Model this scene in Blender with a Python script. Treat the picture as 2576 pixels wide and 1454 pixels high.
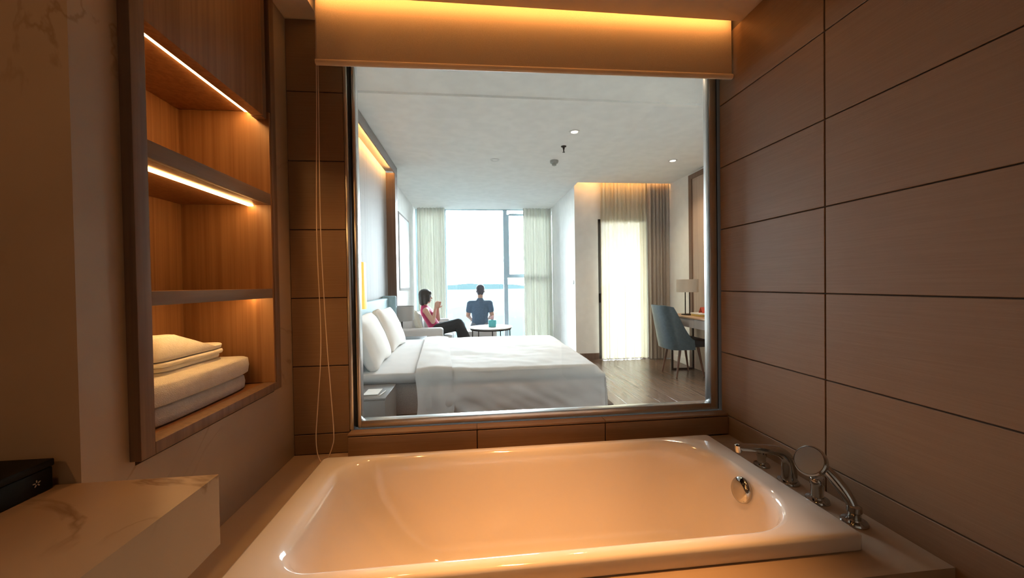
import bpy, bmesh, math, random
from mathutils import Vector, Matrix, Euler
from mathutils import noise as mnoise
random.seed(7)
PI = math.pi
S = bpy.context.scene
COL = S.collection
for o in list(bpy.data.objects):
    bpy.data.objects.remove(o)

# ------------------------------------------------------------------ camera
def cam_axes(yaw, pitch, roll):
    cy, sy, cp, sp = math.cos(yaw), math.sin(yaw), math.cos(pitch), math.sin(pitch)
    f = Vector((sy * cp, cy * cp, sp)); r = Vector((cy, -sy, 0)); u = r.cross(f)
    cr, sr = math.cos(roll), math.sin(roll)
    return r * cr + u * sr, u * cr - r * sr, f
r_, u_, f_ = cam_axes(.1042, -.0135, -.0148)
cd = bpy.data.cameras.new('camera'); cam = bpy.data.objects.new('camera', cd); COL.objects.link(cam)
cam.matrix_world = Matrix(((r_.x, u_.x, -f_.x, 0), (r_.y, u_.y, -f_.y, 0), (r_.z, u_.z, -f_.z, 1.35), (0, 0, 0, 1)))
cd.sensor_width = 36; cd.lens = 931.5 / 2576 * 36; cd.clip_start = .02; cd.clip_end = 20000
S.camera = cam

# ------------------------------------------------------------------ view, world, lights
vs = S.view_settings
vs.view_transform = 'Standard'; vs.look = 'None'; vs.gamma = 1; vs.use_curve_mapping = False
vs.exposure = 0.0
SKY = 60.0
W = bpy.data.worlds.new('sky'); S.world = W; W.use_nodes = True
nt = W.node_tree; nt.nodes.clear()
wo = nt.nodes.new('ShaderNodeOutputWorld'); bg = nt.nodes.new('ShaderNodeBackground')
tc = nt.nodes.new('ShaderNodeTexCoord'); sx = nt.nodes.new('ShaderNodeSeparateXYZ'); cr_ = nt.nodes.new('ShaderNodeValToRGB')
cr_.color_ramp.elements[0].position = 0.0; cr_.color_ramp.elements[0].color = (.84, .97, 1, 1)
cr_.color_ramp.elements[1].position = .8; cr_.color_ramp.elements[1].color = (.62, .84, 1, 1)
nt.links.new(tc.outputs['Generated'], sx.inputs[0]); nt.links.new(sx.outputs['Z'], cr_.inputs[0])
nt.links.new(cr_.outputs[0], bg.inputs[0]); bg.inputs[1].default_value = SKY
nt.links.new(bg.outputs[0], wo.inputs[0])

def portal(loc, sx_, sy_, rx):
    l = bpy.data.lights.new('window_portal', 'AREA'); l.shape = 'RECTANGLE'; l.size = sx_; l.size_y = sy_
    l.cycles.is_portal = True
    o = bpy.data.objects.new('window_portal', l); COL.objects.link(o); o.location = loc; o.rotation_euler = (rx, 0, 0)
portal((.3, 8.62, 1.5), 3.1, 3.0, -PI / 2)
portal((3.2, 8.5, 1.35), 2.5, 2.9, -PI / 2)

WARM = (1.0, .47, .155)
def spot(name, loc, power, ang=100, blend=.7, col=WARM, rad=.035, tgt=None):
    l = bpy.data.lights.new(name, 'SPOT'); l.energy = power; l.spot_size = math.radians(ang); l.spot_blend = blend
    l.color = col; l.shadow_soft_size = rad
    o = bpy.data.objects.new(name, l); COL.objects.link(o); o.location = loc
    if tgt: o.rotation_euler = (Vector(tgt) - Vector(loc)).to_track_quat('-Z', 'Y').to_euler()
    return o
# recessed downlights of the bathroom ceiling (above the frame), then an added alcove fill
spot('bath_downlight_lamp', (.26, 1.05, 2.56), 225, 46, 1)
spot('bath_downlight_lamp', (-.50, 1.46, 2.56), 21, 56, .6)
spot('bath_downlight_lamp', (.20, 1.50, 2.56), 40, 56, .9)
spot('vanity_downlight_lamp', (-.60, .35, 2.56), 15, 62, .9)
spot('alcove_fill_lamp', (-1.36, -.5, 2.2), 11, 140, .9, WARM, .03, (-1.15, .9, 1.6))  # added fill with no fixture, brightens the side wall of the vanity alcove
# recessed downlights of the bedroom ceiling
for p in ((1.152, 4.062, 3.0), (2.8, 4.9, 3.0), (1.152, 2.7, 3.07)):
    spot('bedroom_downlight_lamp', p, 66, 130, .8, (1, .74, .46))

# ------------------------------------------------------------------ materials
def mat(name, col, rough=.5, metal=0, col2=None, scale=(8, 8, 8), detail=3, bump=0, bscale=None, spec=.5, coat=0, sheen=0,
        ramp=(.35, .65), dist=0, world=True):
    m = bpy.data.materials.new(name); m.use_nodes = True
    n, L = m.node_tree.nodes, m.node_tree.links
    b = n['Principled BSDF']
    b.inputs['Roughness'].default_value = rough; b.inputs['Metallic'].default_value = metal
    b.inputs['Specular IOR Level'].default_value = spec
    if coat: b.inputs['Coat Weight'].default_value = coat; b.inputs['Coat Roughness'].default_value = .04
    if sheen: b.inputs['Sheen Weight'].default_value = sheen
    if world:
        g = n.new('ShaderNodeNewGeometry'); src = g.outputs['Position']
    else:
        g = n.new('ShaderNodeTexCoord'); src = g.outputs['Object']
    mp = n.new('ShaderNodeMapping'); mp.inputs['Scale'].default_value = scale
    L.new(src, mp.inputs[0])
    nz = n.new('ShaderNodeTexNoise'); nz.inputs['Scale'].default_value = 1; nz.inputs['Detail'].default_value = detail
    nz.inputs['Distortion'].default_value = dist
    L.new(mp.outputs[0], nz.inputs[0])
    rp = n.new('ShaderNodeValToRGB')
    c2 = col2 or tuple(min(1, c * 1.06) for c in col)
    rp.color_ramp.elements[0].position = ramp[0]; rp.color_ramp.elements[1].position = ramp[1]
    rp.color_ramp.elements[0].color = (*col, 1); rp.color_ramp.elements[1].color = (*c2, 1)
    L.new(nz.outputs['Fac'], rp.inputs[0]); L.new(rp.outputs[0], b.inputs['Base Color'])
    if bump:
        mp2 = n.new('ShaderNodeMapping'); mp2.inputs['Scale'].default_value = bscale or scale; L.new(src, mp2.inputs[0])
        nb = n.new('ShaderNodeTexNoise'); nb.inputs['Scale'].default_value = 1; nb.inputs['Detail'].default_value = 3
        L.new(mp2.outputs[0], nb.inputs[0])
        bp = n.new('ShaderNodeBump'); bp.inputs['Strength'].default_value = bump; bp.inputs['Distance'].default_value = .004
        L.new(nb.outputs['Fac'], bp.inputs['Height']); L.new(bp.outputs[0], b.inputs['Normal'])
    return m

def marble(name, base, vein, rough=.25):
    m = mat(name, base, rough, 0, tuple(c * 1.12 for c in base), (3, 3, 3), 5)
    n, L = m.node_tree.nodes, m.node_tree.links
    b = n['Principled BSDF']; old = b.inputs['Base Color'].links[0].from_socket
    g = n.new('ShaderNodeNewGeometry'); nz = n.new('ShaderNodeTexNoise'); nz.inputs['Scale'].default_value = 1.6
    nz.inputs['Detail'].default_value = 6; nz.inputs['Distortion'].default_value = 1.4
    L.new(g.outputs['Position'], nz.inputs[0])
    sub = n.new('ShaderNodeMath'); sub.operation = 'SUBTRACT'; sub.inputs[1].default_value = .5; L.new(nz.outputs['Fac'], sub.inputs[0])
    ab = n.new('ShaderNodeMath'); ab.operation = 'ABSOLUTE'; L.new(sub.outputs[0], ab.inputs[0])
    rp = n.new('ShaderNodeValToRGB'); rp.color_ramp.elements[0].position = 0; rp.color_ramp.elements[0].color = (.8, .8, .8, 1)
    rp.color_ramp.elements[1].position = .012; rp.color_ramp.elements[1].color = (0, 0, 0, 1)
    L.new(ab.outputs[0], rp.inputs[0])
    n2 = n.new('ShaderNodeTexNoise'); n2.inputs['Scale'].default_value = 2.3; L.new(g.outputs['Position'], n2.inputs[0])
    r2 = n.new('ShaderNodeValToRGB'); r2.color_ramp.elements[0].position = .45; r2.color_ramp.elements[1].position = .65
    L.new(n2.outputs['Fac'], r2.inputs[0])
    mu = n.new('ShaderNodeMath'); mu.operation = 'MULTIPLY'; L.new(rp.outputs[0], mu.inputs[0]); L.new(r2.outputs[0], mu.inputs[1])
    mx = n.new('ShaderNodeMixRGB'); mx.inputs[2].default_value = (*vein, 1)
    L.new(mu.outputs[0], mx.inputs[0]); L.new(old, mx.inputs[1]); L.new(mx.outputs[0], b.inputs['Base Color'])
    return m

def emit(name, col, st):
    m = bpy.data.materials.new(name); m.use_nodes = True
    b = m.node_tree.nodes['Principled BSDF']
    b.inputs['Base Color'].default_value = (*col, 1)
    b.inputs['Emission Color'].default_value = (*col, 1); b.inputs['Emission Strength'].default_value = st
    return m

def thin_glass(name, tint=(1, 1, 1), ior=1.45):
    m = bpy.data.materials.new(name); m.use_nodes = True
    n, L = m.node_tree.nodes, m.node_tree.links; n.clear()
    o = n.new('ShaderNodeOutputMaterial'); mx = n.new('ShaderNodeMixShader'); fr = n.new('ShaderNodeFresnel'); fr.inputs[0].default_value = ior
    t = n.new('ShaderNodeBsdfTransparent'); t.inputs[0].default_value = (*tint, 1)
    g = n.new('ShaderNodeBsdfGlossy'); g.inputs['Roughness'].default_value = 0.0
    L.new(fr.outputs[0], mx.inputs[0]); L.new(t.outputs[0], mx.inputs[1]); L.new(g.outputs[0], mx.inputs[2]); L.new(mx.outputs[0], o.inputs[0])
    return m

def fabric_translucent(name, col, transp, transl, scale=300):
    m = bpy.data.materials.new(name); m.use_nodes = True
    n, L = m.node_tree.nodes, m.node_tree.links; n.clear()
    o = n.new('ShaderNodeOutputMaterial')
    d = n.new('ShaderNodeBsdfDiffuse'); d.inputs[0].default_value = (*col, 1)
    tl = n.new('ShaderNodeBsdfTranslucent'); tl.inputs[0].default_value = (*col, 1)
    g = n.new('ShaderNodeNewGeometry'); nz = n.new('ShaderNodeTexNoise'); nz.inputs['Scale'].default_value = scale
    L.new(g.outputs['Position'], nz.inputs[0])
    rp = n.new('ShaderNodeValToRGB'); rp.color_ramp.elements[0].color = (*[c * .94 for c in col], 1); rp.color_ramp.elements[1].color = (*col, 1)
    L.new(nz.outputs['Fac'], rp.inputs[0]); L.new(rp.outputs[0], d.inputs[0])
    m1 = n.new('ShaderNodeMixShader'); m1.inputs[0].default_value = transl
    L.new(d.outputs[0], m1.inputs[1]); L.new(tl.outputs[0], m1.inputs[2])
    out = m1
    if transp:
        t = n.new('ShaderNodeBsdfTransparent'); m2 = n.new('ShaderNodeMixShader'); m2.inputs[0].default_value = transp
        L.new(m1.outputs[0], m2.inputs[1]); L.new(t.outputs[0], m2.inputs[2]); out = m2
    L.new(out.outputs[0], o.inputs[0])
    return m

M = dict(
    tile=mat('fabric_grain_tile', (.262, .152, .083), .45, 0, (.285, .17, .096), (5, 5, 160), 2, .10, (12, 12, 320), spec=.4),
    grout=mat('dark_grout', (.10, .07, .05), .9),
    marble=marble('cream_marble', (.41, .31, .225), (.30, .20, .12), .35),
    counter=marble('counter_marble', (.36, .245, .148), (.18, .10, .045), .22),
    deck=marble('deck_stone', (.40, .29, .20), (.25, .17, .11), .35),
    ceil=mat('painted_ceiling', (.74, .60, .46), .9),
    white=mat('white_paint', (.87, .86, .83), .85),
    bceil=mat('white_ceiling_paint', (.90, .89, .86), .95),
    wood_v=mat('walnut_vertical_grain', (.26, .12, .05), .45, 0, (.36, .185, .082), (70, 70, 1.2), 4, .08, (160, 160, 2)),
    wood_frame=mat('dark_wood_frame', (.17, .10, .065), .5, 0, (.23, .14, .09), (60, 60, 2), 3),
    wood_shelf=mat('shelf_edge_wood', (.21, .14, .095), .5, 0, (.27, .185, .125), (40, 3, 40), 3),
    panel_wood=mat('pale_wall_veneer', (.33, .325, .325), .65, 0, (.40, .395, .395), (40, 40, .8), 4, spec=.25),
    desk_wood=mat('warm_wall_veneer', (.40, .29, .225), .45, 0, (.47, .35, .275), (40, 40, .8), 4),
    brown_wood=mat('brown_panel_edge', (.13, .075, .05), .5, 0, (.18, .11, .075), (40, 40, 1), 3),
    floorwood=mat('grey_oak_plank', (.115, .072, .05), .27, 0, (.165, .108, .078), (60, 2, 2), 4, .03, spec=.5),
    blind=mat('blind_fabric', (.58, .44, .30), .85, 0, (.66, .51, .36), (400, 400, 500), 2, .1),
    blindbar=mat('blind_bar_cream', (.86, .66, .45), .4),
    cord=mat('cord_cream', (.66, .50, .36), .6),
    alu=mat('brushed_aluminium', (.74, .74, .74), .28, 1, (.80, .80, .80), (3, 3, 3), 2),
    gasket=mat('black_gasket', (.02, .018, .016), .6),
    grey_alu=mat('grey_frame_paint', (.48, .62, .70), .5, 0),
    glass=thin_glass('clear_glass'),
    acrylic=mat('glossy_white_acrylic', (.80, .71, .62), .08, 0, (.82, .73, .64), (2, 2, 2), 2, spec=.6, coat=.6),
    chrome=mat('polished_chrome', (.50, .49, .47), .08, 1, (.55, .54, .52)),
    sprayface=mat('spray_plate', (.30, .28, .26), .35, .6),
    black=mat('black_lacquer', (.005, .005, .005), .5, spec=.2),
    silver=mat('silver_emblem', (.7, .68, .64), .3, .9),
    towel=mat('white_terry', (.78, .74, .68), .95, 0, (.84, .80, .74), (40, 40, 40), 4, .9, (350, 350, 350), sheen=.3),
    towel2=mat('white_waffle_cotton', (.82, .78, .71), .9, 0, (.86, .82, .75), (40, 40, 40), 4, .4, (250, 250, 250), sheen=.2),
    linen=mat('white_bed_linen', (.60, .595, .585), .85, 0, (.64, .63, .62), (6, 6, 6), 3, .12, (18, 18, 18), sheen=.1),
    pillow=mat('pillow_cotton', (.80, .78, .75), .85, 0, (.84, .82, .79), (6, 6, 6), 3, .15, (25, 25, 25)),
    bedbase=mat('grey_upholstery', (.28, .26, .25), .85, 0, (.33, .31, .295), (150, 150, 150), 2, .1),
    plinth=mat('dark_plinth', (.06, .05, .045), .5),
    headb=mat('pale_blue_upholstery', (.33, .50, .58), .7, 0, (.37, .54, .62), (60, 60, 60), 2),
    night=mat('grey_lacquer', (.165, .155, .15), .4, 0, (.19, .18, .172), (3, 3, 3), 2),
    nightdark=mat('dark_tabletop', (.03, .03, .03), .35),
    paper=mat('paper', (.80, .79, .76), .8),
    shade=fabric_translucent('lamp_shade_fabric', (.78, .70, .60), 0, .35),
    shade_lit=emit('lit_amber_shade', (1.0, .56, .12), .95),
    greyshade=fabric_translucent('grey_lamp_shade', (.50, .48, .46), 0, .25),
    darkmetal=mat('dark_bronze_metal', (.035, .028, .024), .4, .7),
    sofa=mat('white_sofa_fabric', (.68, .66, .65), .9, 0, (.72, .70, .69), (90, 90, 90), 2, .1),
    cushion=mat('cream_cushion', (.70, .66, .56), .9, 0, (.75, .71, .61), (90, 90, 90), 2, .1),
    piping=mat('dark_piping', (.10, .08, .06), .8),
    skin=mat('skin', (.58, .33, .24), .55, 0, (.62, .36, .26), (20, 20, 20), 2),
    hair=mat('black_hair', (.012, .009, .009), .5, 0, (.03, .022, .02), (120, 120, 10), 3),
    hair2=mat('dark_short_hair', (.05, .045, .06), .6, 0, (.08, .07, .09), (120, 120, 60), 3),
    magenta=mat('magenta_knit', (.42, .025, .10), .8, 0, (.47, .035, .13), (60, 60, 60), 2, .1),
    trousers=mat('black_trousers', (.010, .014, .018), .85, 0, (.016, .020, .026), (60, 60, 60), 2, .1),
    tshirt=mat('blue_grey_shirt', (.085, .145, .23), .85, 0, (.105, .17, .26), (40, 40, 40), 2, .1),
    denim=mat('grey_shorts', (.20, .22, .25), .9),
    eye=mat('dark_eye', (.02, .015, .012), .3),
    lip=mat('lip', (.40, .12, .11), .5),
    tablewhite=mat('white_stone_top', (.75, .75, .74), .25),
    teal=mat('teal_card', (.10, .52, .56), .6, 0, (.12, .56, .60), (30, 30, 30), 2),
    pink=mat('pink_tissue', (.75, .42, .42), .8),
    drape=mat('taupe_drape', (.36, .315, .275), .9, 0, (.41, .36, .315), (200, 200, 20), 2),
    curtain=fabric_translucent('pale_green_curtain', (.82, .81, .75), 0, .30),
    sheer=fabric_translucent('sheer_voile', (.84, .79, .67), .07, .42),
    chairblue=mat('blue_grey_leather', (.045, .075, .092), .42, 0, (.06, .095, .112), (30, 30, 30), 3, .05),
    chairdark=mat('dark_seat_fabric', (.018, .022, .026), .7),
    walnut=mat('walnut_leg', (.10, .04, .022), .45, 0, (.15, .065, .035), (50, 50, 4), 3),
    desktop=mat('oak_desk_top', (.46, .29, .17), .4, 0, (.54, .35, .21), (40, 3, 40), 4),
    deskfront=mat('grey_desk_apron', (.42, .39, .38), .5),
    red=mat('red_orange_card', (.62, .10, .06), .6),
    yellow=mat('mustard_box', (.55, .38, .09), .6),
    art=mat('blue_abstract_print', (.30, .52, .60), .6, 0, (.62, .78, .80), (2, 2, 2), 4, ramp=(.4, .6)),
    plastic=mat('white_plastic', (.75, .75, .73), .5),
    greyplastic=mat('grey_plastic', (.32, .33, .31), .5),
    sea=mat('pale_sea', (.0125, .0185, .0180), 1, 0, (.0135, .0192, .0185), (.002, .002, .002), 3, spec=.02),
    hill=mat('hazy_hill', (.0118, .0174, .0174), .9, 0, (.0122, .0178, .0176), (.01, .01, .01), 3, spec=0),
    concrete=mat('added_balcony_concrete', (.55, .54, .52), .9),
    led=emit('warm_led', (1.0, .52, .16), 90.0),
    led_niche=emit('warm_led_niche', (1.0, .56, .19), 26.0),
    led_cove=emit('warm_led_cove', (1.0, .50, .15), 22.0),
    downl=emit('downlight_glow', (1.0, .90, .72), 6.0),
)

# ------------------------------------------------------------------ builders
WL = {}
def wloc(o): return WL.get(o.name, Vector((0, 0, 0))) if o else Vector((0, 0, 0))
def link(name, me, parent=None, origin=None):
    o = bpy.data.objects.new(name, me); COL.objects.link(o)
    if origin is not None:
        if me: me.transform(Matrix.Translation(-Vector(origin)))
    org = Vector(origin) if origin is not None else Vector((0, 0, 0))
    if parent:
        o.parent = parent
    o.location = org - wloc(parent); WL[o.name] = org
    return o
def tag(o, label=None, cat=None, group=None, kind=None):
    if label: o['label'] = label
    if cat: o['category'] = cat
    if group: o['group'] = group
    if kind: o['kind'] = kind
    return o
def thing(name, loc, label, cat, group=None):
    return tag(link(name, None, None, loc), label, cat, group)
def struct(o): o['kind'] = 'structure'; return o
def fin(name, bm, m, parent=None, smooth=True, angle=40, origin=None):
    bmesh.ops.recalc_face_normals(bm, faces=bm.faces)
    me = bpy.data.meshes.new(name); bm.to_mesh(me); bm.free()
    me.materials.append(m)
    if smooth:
        for p in me.polygons: p.use_smooth = True
        try: me.set_sharp_from_angle(angle=math.radians(angle))
        except Exception: pass
    if origin is None:
        if len(me.vertices):
            xs = [v.co for v in me.vertices]
            lo = Vector((min(c.x for c in xs), min(c.y for c in xs), min(c.z for c in xs)))
            hi = Vector((max(c.x for c in xs), max(c.y for c in xs), max(c.z for c in xs)))
            origin = ((lo.x + hi.x) / 2, (lo.y + hi.y) / 2, lo.z)
    return link(name, me, parent, origin)
def bbox(bm, x0, x1, y0, y1, z0, z1, bev=0, seg=2):
    vs_ = [bm.verts.new((x, y, z)) for x in (x0, x1) for y in (y0, y1) for z in (z0, z1)]
    F = [(0, 1, 3, 2), (4, 6, 7, 5), (0, 4, 5, 1), (2, 3, 7, 6), (0, 2, 6, 4), (1, 5, 7, 3)]
    fs = [bm.faces.new([vs_[i] for i in f]) for f in F]
    bmesh.ops.recalc_face_normals(bm, faces=fs)
    if bev:
        es = list({e for f in fs for e in f.edges})
        bmesh.ops.bevel(bm, geom=es, offset=bev, segments=seg, profile=.5, affect='EDGES')
def box(name, x0, x1, y0, y1, z0, z1, m, parent=None, bev=0, seg=2):
    bm = bmesh.new(); bbox(bm, x0, x1, y0, y1, z0, z1, bev, seg)
    return fin(name, bm, m, parent)
def boxes(name, L, m, parent=None, bev=0):
    bm = bmesh.new()
    for b in L: bbox(bm, *b, bev)
    return fin(name, bm, m, parent)
def btube(bm, pts, rad, n=10, cap=True):
    pts = [Vector(p) for p in pts]
    R = rad if isinstance(rad, (list, tuple)) else [rad] * len(pts)
    rings = []; prev = None
    for i, p in enumerate(pts):
        t = (pts[min(i + 1, len(pts) - 1)] - pts[max(i - 1, 0)]).normalized()
        if prev is None:
            a = Vector((0, 0, 1)) if abs(t.z) < .9 else Vector((1, 0, 0))
            prev = t.cross(a).normalized()
        prev = (prev - t * prev.dot(t)).normalized(); b = t.cross(prev)
        rings.append([bm.verts.new(p + (prev * math.cos(2 * PI * k / n) + b * math.sin(2 * PI * k / n)) * R[i]) for k in range(n)])
    for a, b in zip(rings, rings[1:]):
        for k in range(n):
            bm.faces.new((a[k], a[(k + 1) % n], b[(k + 1) % n], b[k]))
    if cap:
        bm.faces.new(rings[0][::-1]); bm.faces.new(rings[-1])
def tube(name, pts, rad, m, parent=None, n=10):
    bm = bmesh.new(); btube(bm, pts, rad, n); return fin(name, bm, m, parent)
def blathe(bm, c, prof, n=24, axis=(0, 0, 1), closed=True):
    q = Vector((0, 0, 1)).rotation_difference(Vector(axis).normalized()); c = Vector(c); rings = []
    for r, h in prof:
        rings.append([bm.verts.new(c + q @ Vector((r * math.cos(2 * PI * k / n), r * math.sin(2 * PI * k / n), h))) for k in range(n)])
    for a, b in zip(rings, rings[1:]):
        for k in range(n): bm.faces.new((a[k], a[(k + 1) % n], b[(k + 1) % n], b[k]))
    if closed:
        bm.faces.new(rings[0][::-1]); bm.faces.new(rings[-1])
def lathe(name, c, prof, m, parent=None, n=24, axis=(0, 0, 1), closed=True):
    bm = bmesh.new(); blathe(bm, c, prof, n, axis, closed); return fin(name, bm, m, parent)
def bsoft(bm, c, size, e=.35, nu=24, nv=14, rot=None, amp=0, seed=0, nsc=6, squash=None):
    """superellipsoid cushion form"""
    c = Vector(c); rows = []
    def sp(v, p): return math.copysign(abs(v) ** p, v)
    for j in range(nv + 1):
        ph = -PI / 2 + PI * j / nv; row = []
        for i in range(nu):
            th = 2 * PI * i / nu
            p = Vector((sp(math.cos(ph), e) * sp(math.cos(th), e) * size[0] / 2, sp(math.cos(ph), e) * sp(math.sin(th), e) * size[1] / 2, sp(math.sin(ph), e) * size[2] / 2))
            if squash: p = squash(p)
            if amp:
                p += p.normalized() * amp * mnoise.noise(p * nsc + Vector((seed * 7.1, seed * 3.3, seed)))
            if rot: p = rot @ p
            row.append(bm.verts.new(c + p))
            if j in (0, nv): break
        rows.append(row)
    for j in range(nv):
        a, b = rows[j], rows[j + 1]
        for i in range(nu):
            i2 = (i + 1) % nu
            if len(a) == 1: bm.faces.new((a[0], b[i2], b[i]))
            elif len(b) == 1: bm.faces.new((a[i], a[i2], b[0]))
            else: bm.faces.new((a[i], a[i2], b[i2], b[i]))
def soft(name, c, size, m, parent=None, **k):
    bm = bmesh.new(); bsoft(bm, c, size, **k); return fin(name, bm, m, parent, angle=80)
def grid(name, fn, nu, nv, m, parent=None, thick=0, flip=False):
    bm = bmesh.new()
    V = [[bm.verts.new(fn(i / nu, j / nv)) for j in range(nv + 1)] for i in range(nu + 1)]
    for i in range(nu):
        for j in range(nv):
            bm.faces.new((V[i][j], V[i + 1][j], V[i + 1][j + 1], V[i][j + 1]))
    if thick:
        bmesh.ops.recalc_face_normals(bm, faces=bm.faces)
        bmesh.ops.solidify(bm, geom=list(bm.faces), thickness=thick)
    return fin(name, bm, m, parent, angle=60)

# ------------------------------------------------------------------ bathroom shell
XL, XR, D, ZC, ZD = -.8365, 1.278, 1.80, 2.577, .57
ROW = [1.298 + .3165 * k for k in range(-5, 4)] + [ZC]
floor = struct(box('floor', -1.6, 1.4, -1.7, 1.93, -.1, 0, M['deck']))
# left wall: solid pier around the niche
wl = struct(boxes('wall_left', [(-1.45, XL, .875, 1.0, 0, ZC), (-1.45, XL, 1.64, D + .005, 0, ZC), (-1.45, XL, 1.0, 1.64, 0, .915),
                                (-1.45, -1.18, 1.0, 1.64, .915, ZC)], M['marble']))
struct(boxes('wall_left', [(-1.60, -1.45, -1.7, D, 0, ZC)], M['marble']))
struct(box('wall_behind', -1.6, 1.4, -1.8, -1.7, 0, ZC, M['marble']))
# right wall with its tiles
wr = struct(box('wall_right', XR + .008, XR + .12, -1.7, D + .13, 0, 3.1, M['grout']))
def tiles(parent, face, us, zs, plane, th=.009, gap=.0022):
    cache = {}
    for (u0, u1) in us:
        for z0, z1 in zip(zs, zs[1:]):
            key = (round(u1 - u0, 4), round(z1 - z0, 4))
            if face == 'x': c = (plane + th / 2, (u0 + u1) / 2, (z0 + z1) / 2); dx, dy = th, u1 - u0 - 2 * gap
            else: c = ((u0 + u1) / 2, plane + th / 2, (z0 + z1) / 2); dx, dy = u1 - u0 - 2 * gap, th
            if key not in cache:
                bm = bmesh.new(); dz = z1 - z0 - 2 * gap
                bbox(bm, -dx / 2, dx / 2, -dy / 2, dy / 2, -dz / 2, dz / 2, .0015, 1)
                me = bpy.data.meshes.new('tile'); bm.to_mesh(me); bm.free(); me.materials.append(M['tile']); cache[key] = me
            o = bpy.data.objects.new('tile', cache[key]); COL.objects.link(o); o.parent = parent
            o.location = Vector(c) - wloc(parent)
tiles(wr, 'x', [(-.673, -.04), (-.04, .593), (.593, 1.2259), (1.2259, D)], ROW, XR)
# window wall
XW = -.585
wb = struct(boxes('wall_back', [(-1.6, XW - .002, D + .009, D + .13, 0, 3.15), (XW - .002, XR + .007, D + .009, D + .13, 0, .668),
                                (XW - .002, XR + .007, D + .009, D + .13, 2.52, 3.15), (XR + .121, 3.55, D + .009, D + .13, 0, 3.15)], M['grout']))
tiles(wb, 'y', [(XL, XW)], [ZD] + ROW[3:], D)
bl = struct(boxes('wall_bedroom_near', [(-1.245, -.62, D + .131, D + .14, 0, 3.1), (1.29, 3.5, D + .131, D + .14, 0, 3.1)], M['white']))
# ceiling with the blind slot
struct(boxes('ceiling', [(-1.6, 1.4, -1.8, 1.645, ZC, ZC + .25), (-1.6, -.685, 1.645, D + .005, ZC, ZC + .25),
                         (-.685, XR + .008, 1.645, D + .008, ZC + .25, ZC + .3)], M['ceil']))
# ledge under the window
ld = struct(box('trim_1', XW + .003, XR - .001, 1.755, 1.862, ZD + .001, .667, M['grout']))
tiles(ld, 'y', [(XW + .004, .007), (.007, .632), (.632, XR - .001)], [ZD + .002, .664], 1.745)
for a, b in ((XW + .004, .007), (.007, .632), (.632, XR - .001)):
    box('tile', a + .001, b - .001, 1.745, 1.80, .6665, .676, M['tile'], ld, .0015, 1)
# deck around the tub (four slabs round the opening) and its front panel
dk = struct(boxes('trim_2', [(XL + .001, XW + .002, 1.744, D - .0005, ZD - .04, ZD), (XL + .001, -.62, .857, 1.744, ZD - .04, ZD), (1.075, XR - .001, .857, 1.744, ZD - .04, ZD),
                             (-.62, 1.075, .857, .965, ZD - .04, ZD), (-.62, 1.075, 1.63, 1.744, ZD - .04, ZD)], M['deck']))
box('front_panel', XL + .001, XR - .001, .875, .895, .001, ZD - .041, M['tile'], dk)

# ------------------------------------------------------------------ interior window
w1 = struct(link('window_1', None, None, (.35, 1.83, .676)))
Z0, Z1 = .677, 2.515
box('outer_frame', XW, -.567, 1.795, 1.885, Z0, Z1, M['alu'], w1, .004)
box('gasket', -.567, -.553, 1.83, 1.865, Z0, Z1, M['gasket'], w1)
box('gasket', 1.268, 1.277, 1.82, 1.865, Z0, Z1, M['gasket'], w1)
box('inner_frame', -.553, -.538, 1.812, 1.862, Z0, Z1, M['alu'], w1, .003)
box('inner_frame', 1.228, 1.268, 1.812, 1.862, Z0, Z1, M['alu'], w1, .003)
box('inner_frame', -.538, 1.228, 1.812, 1.862, Z0, Z0 + .034, M['alu'], w1, .003)
box('inner_frame', -.538, 1.228, 1.812, 1.862, Z1 - .034, Z1, M['alu'], w1, .003)
box('pane', -.538, 1.228, 1.834, 1.840, Z0 + .034, Z1 - .034, M['glass'], w1)

# ------------------------------------------------------------------ blind and its light
rb = thing('roller_blind', (.30, 1.695, 2.33), 'half lowered beige fabric roller blind above the glass window', 'blind')
zl, zr = 2.331, 2.352
def blind_fn(u, v):
    x = -.657 + u * (XR - .012 + .657); zb = zl + (zr - zl) * u
    return Vector((x, 1.695 + .004 * math.sin(u * 5) * (1 - v), zb + v * (2.74 - zb)))
grid('fabric', blind_fn, 12, 8, M['blind'], rb, .0012)
bm = bmesh.new(); btube(bm, [(-.662, 1.695, zl - .008), (XR - .008, 1.695, zr - .008)], .0125, 14)
fin('bottom_bar', bm, M['blindbar'], rb)
tube('roller_tube', [(-.662, 1.722, 2.75), (XR - .008, 1.722, 2.75)], .026, M['blindbar'], rb, 18)
box('bracket', -.678, -.664, 1.67, 1.75, 2.70, 2.825, M['alu'], rb)
cp = [(-.668, 1.72, 2.72), (-.672, 1.72, 2.2), (-.684, 1.72, 1.6), (-.676, 1.72, 1.123), (-.693, 1.72, .85), (-.703, 1.715, .70), (-.697, 1.705, .63),
      (-.682, 1.695, .590), (-.665, 1.692, .583), (-.648, 1.695, .596), (-.631, 1.705, .645), (-.628, 1.715, .70), (-.640, 1.72, .90), (-.652, 1.72, 1.123), (-.668, 1.722, 1.6), (-.666, 1.725, 2.2), (-.664, 1.725, 2.72)]
def smooth_path(P, k=5):
    P = [Vector(p) for p in P]; out = []
    for i in range(len(P) - 1):
        p0, p1, p2, p3 = P[max(i - 1, 0)], P[i], P[i + 1], P[min(i + 2, len(P) - 1)]
        for j in range(k):
            t = j / k
            out.append(.5 * ((2 * p1) + (p2 - p0) * t + (2 * p0 - 5 * p1 + 4 * p2 - p3) * t * t + (3 * p1 - p0 - 3 * p2 + p3) * t ** 3))
    out.append(P[-1]); return out
tube('pull_cord', smooth_path(cp), .0021, M['cord'], rb, 6)
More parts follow.
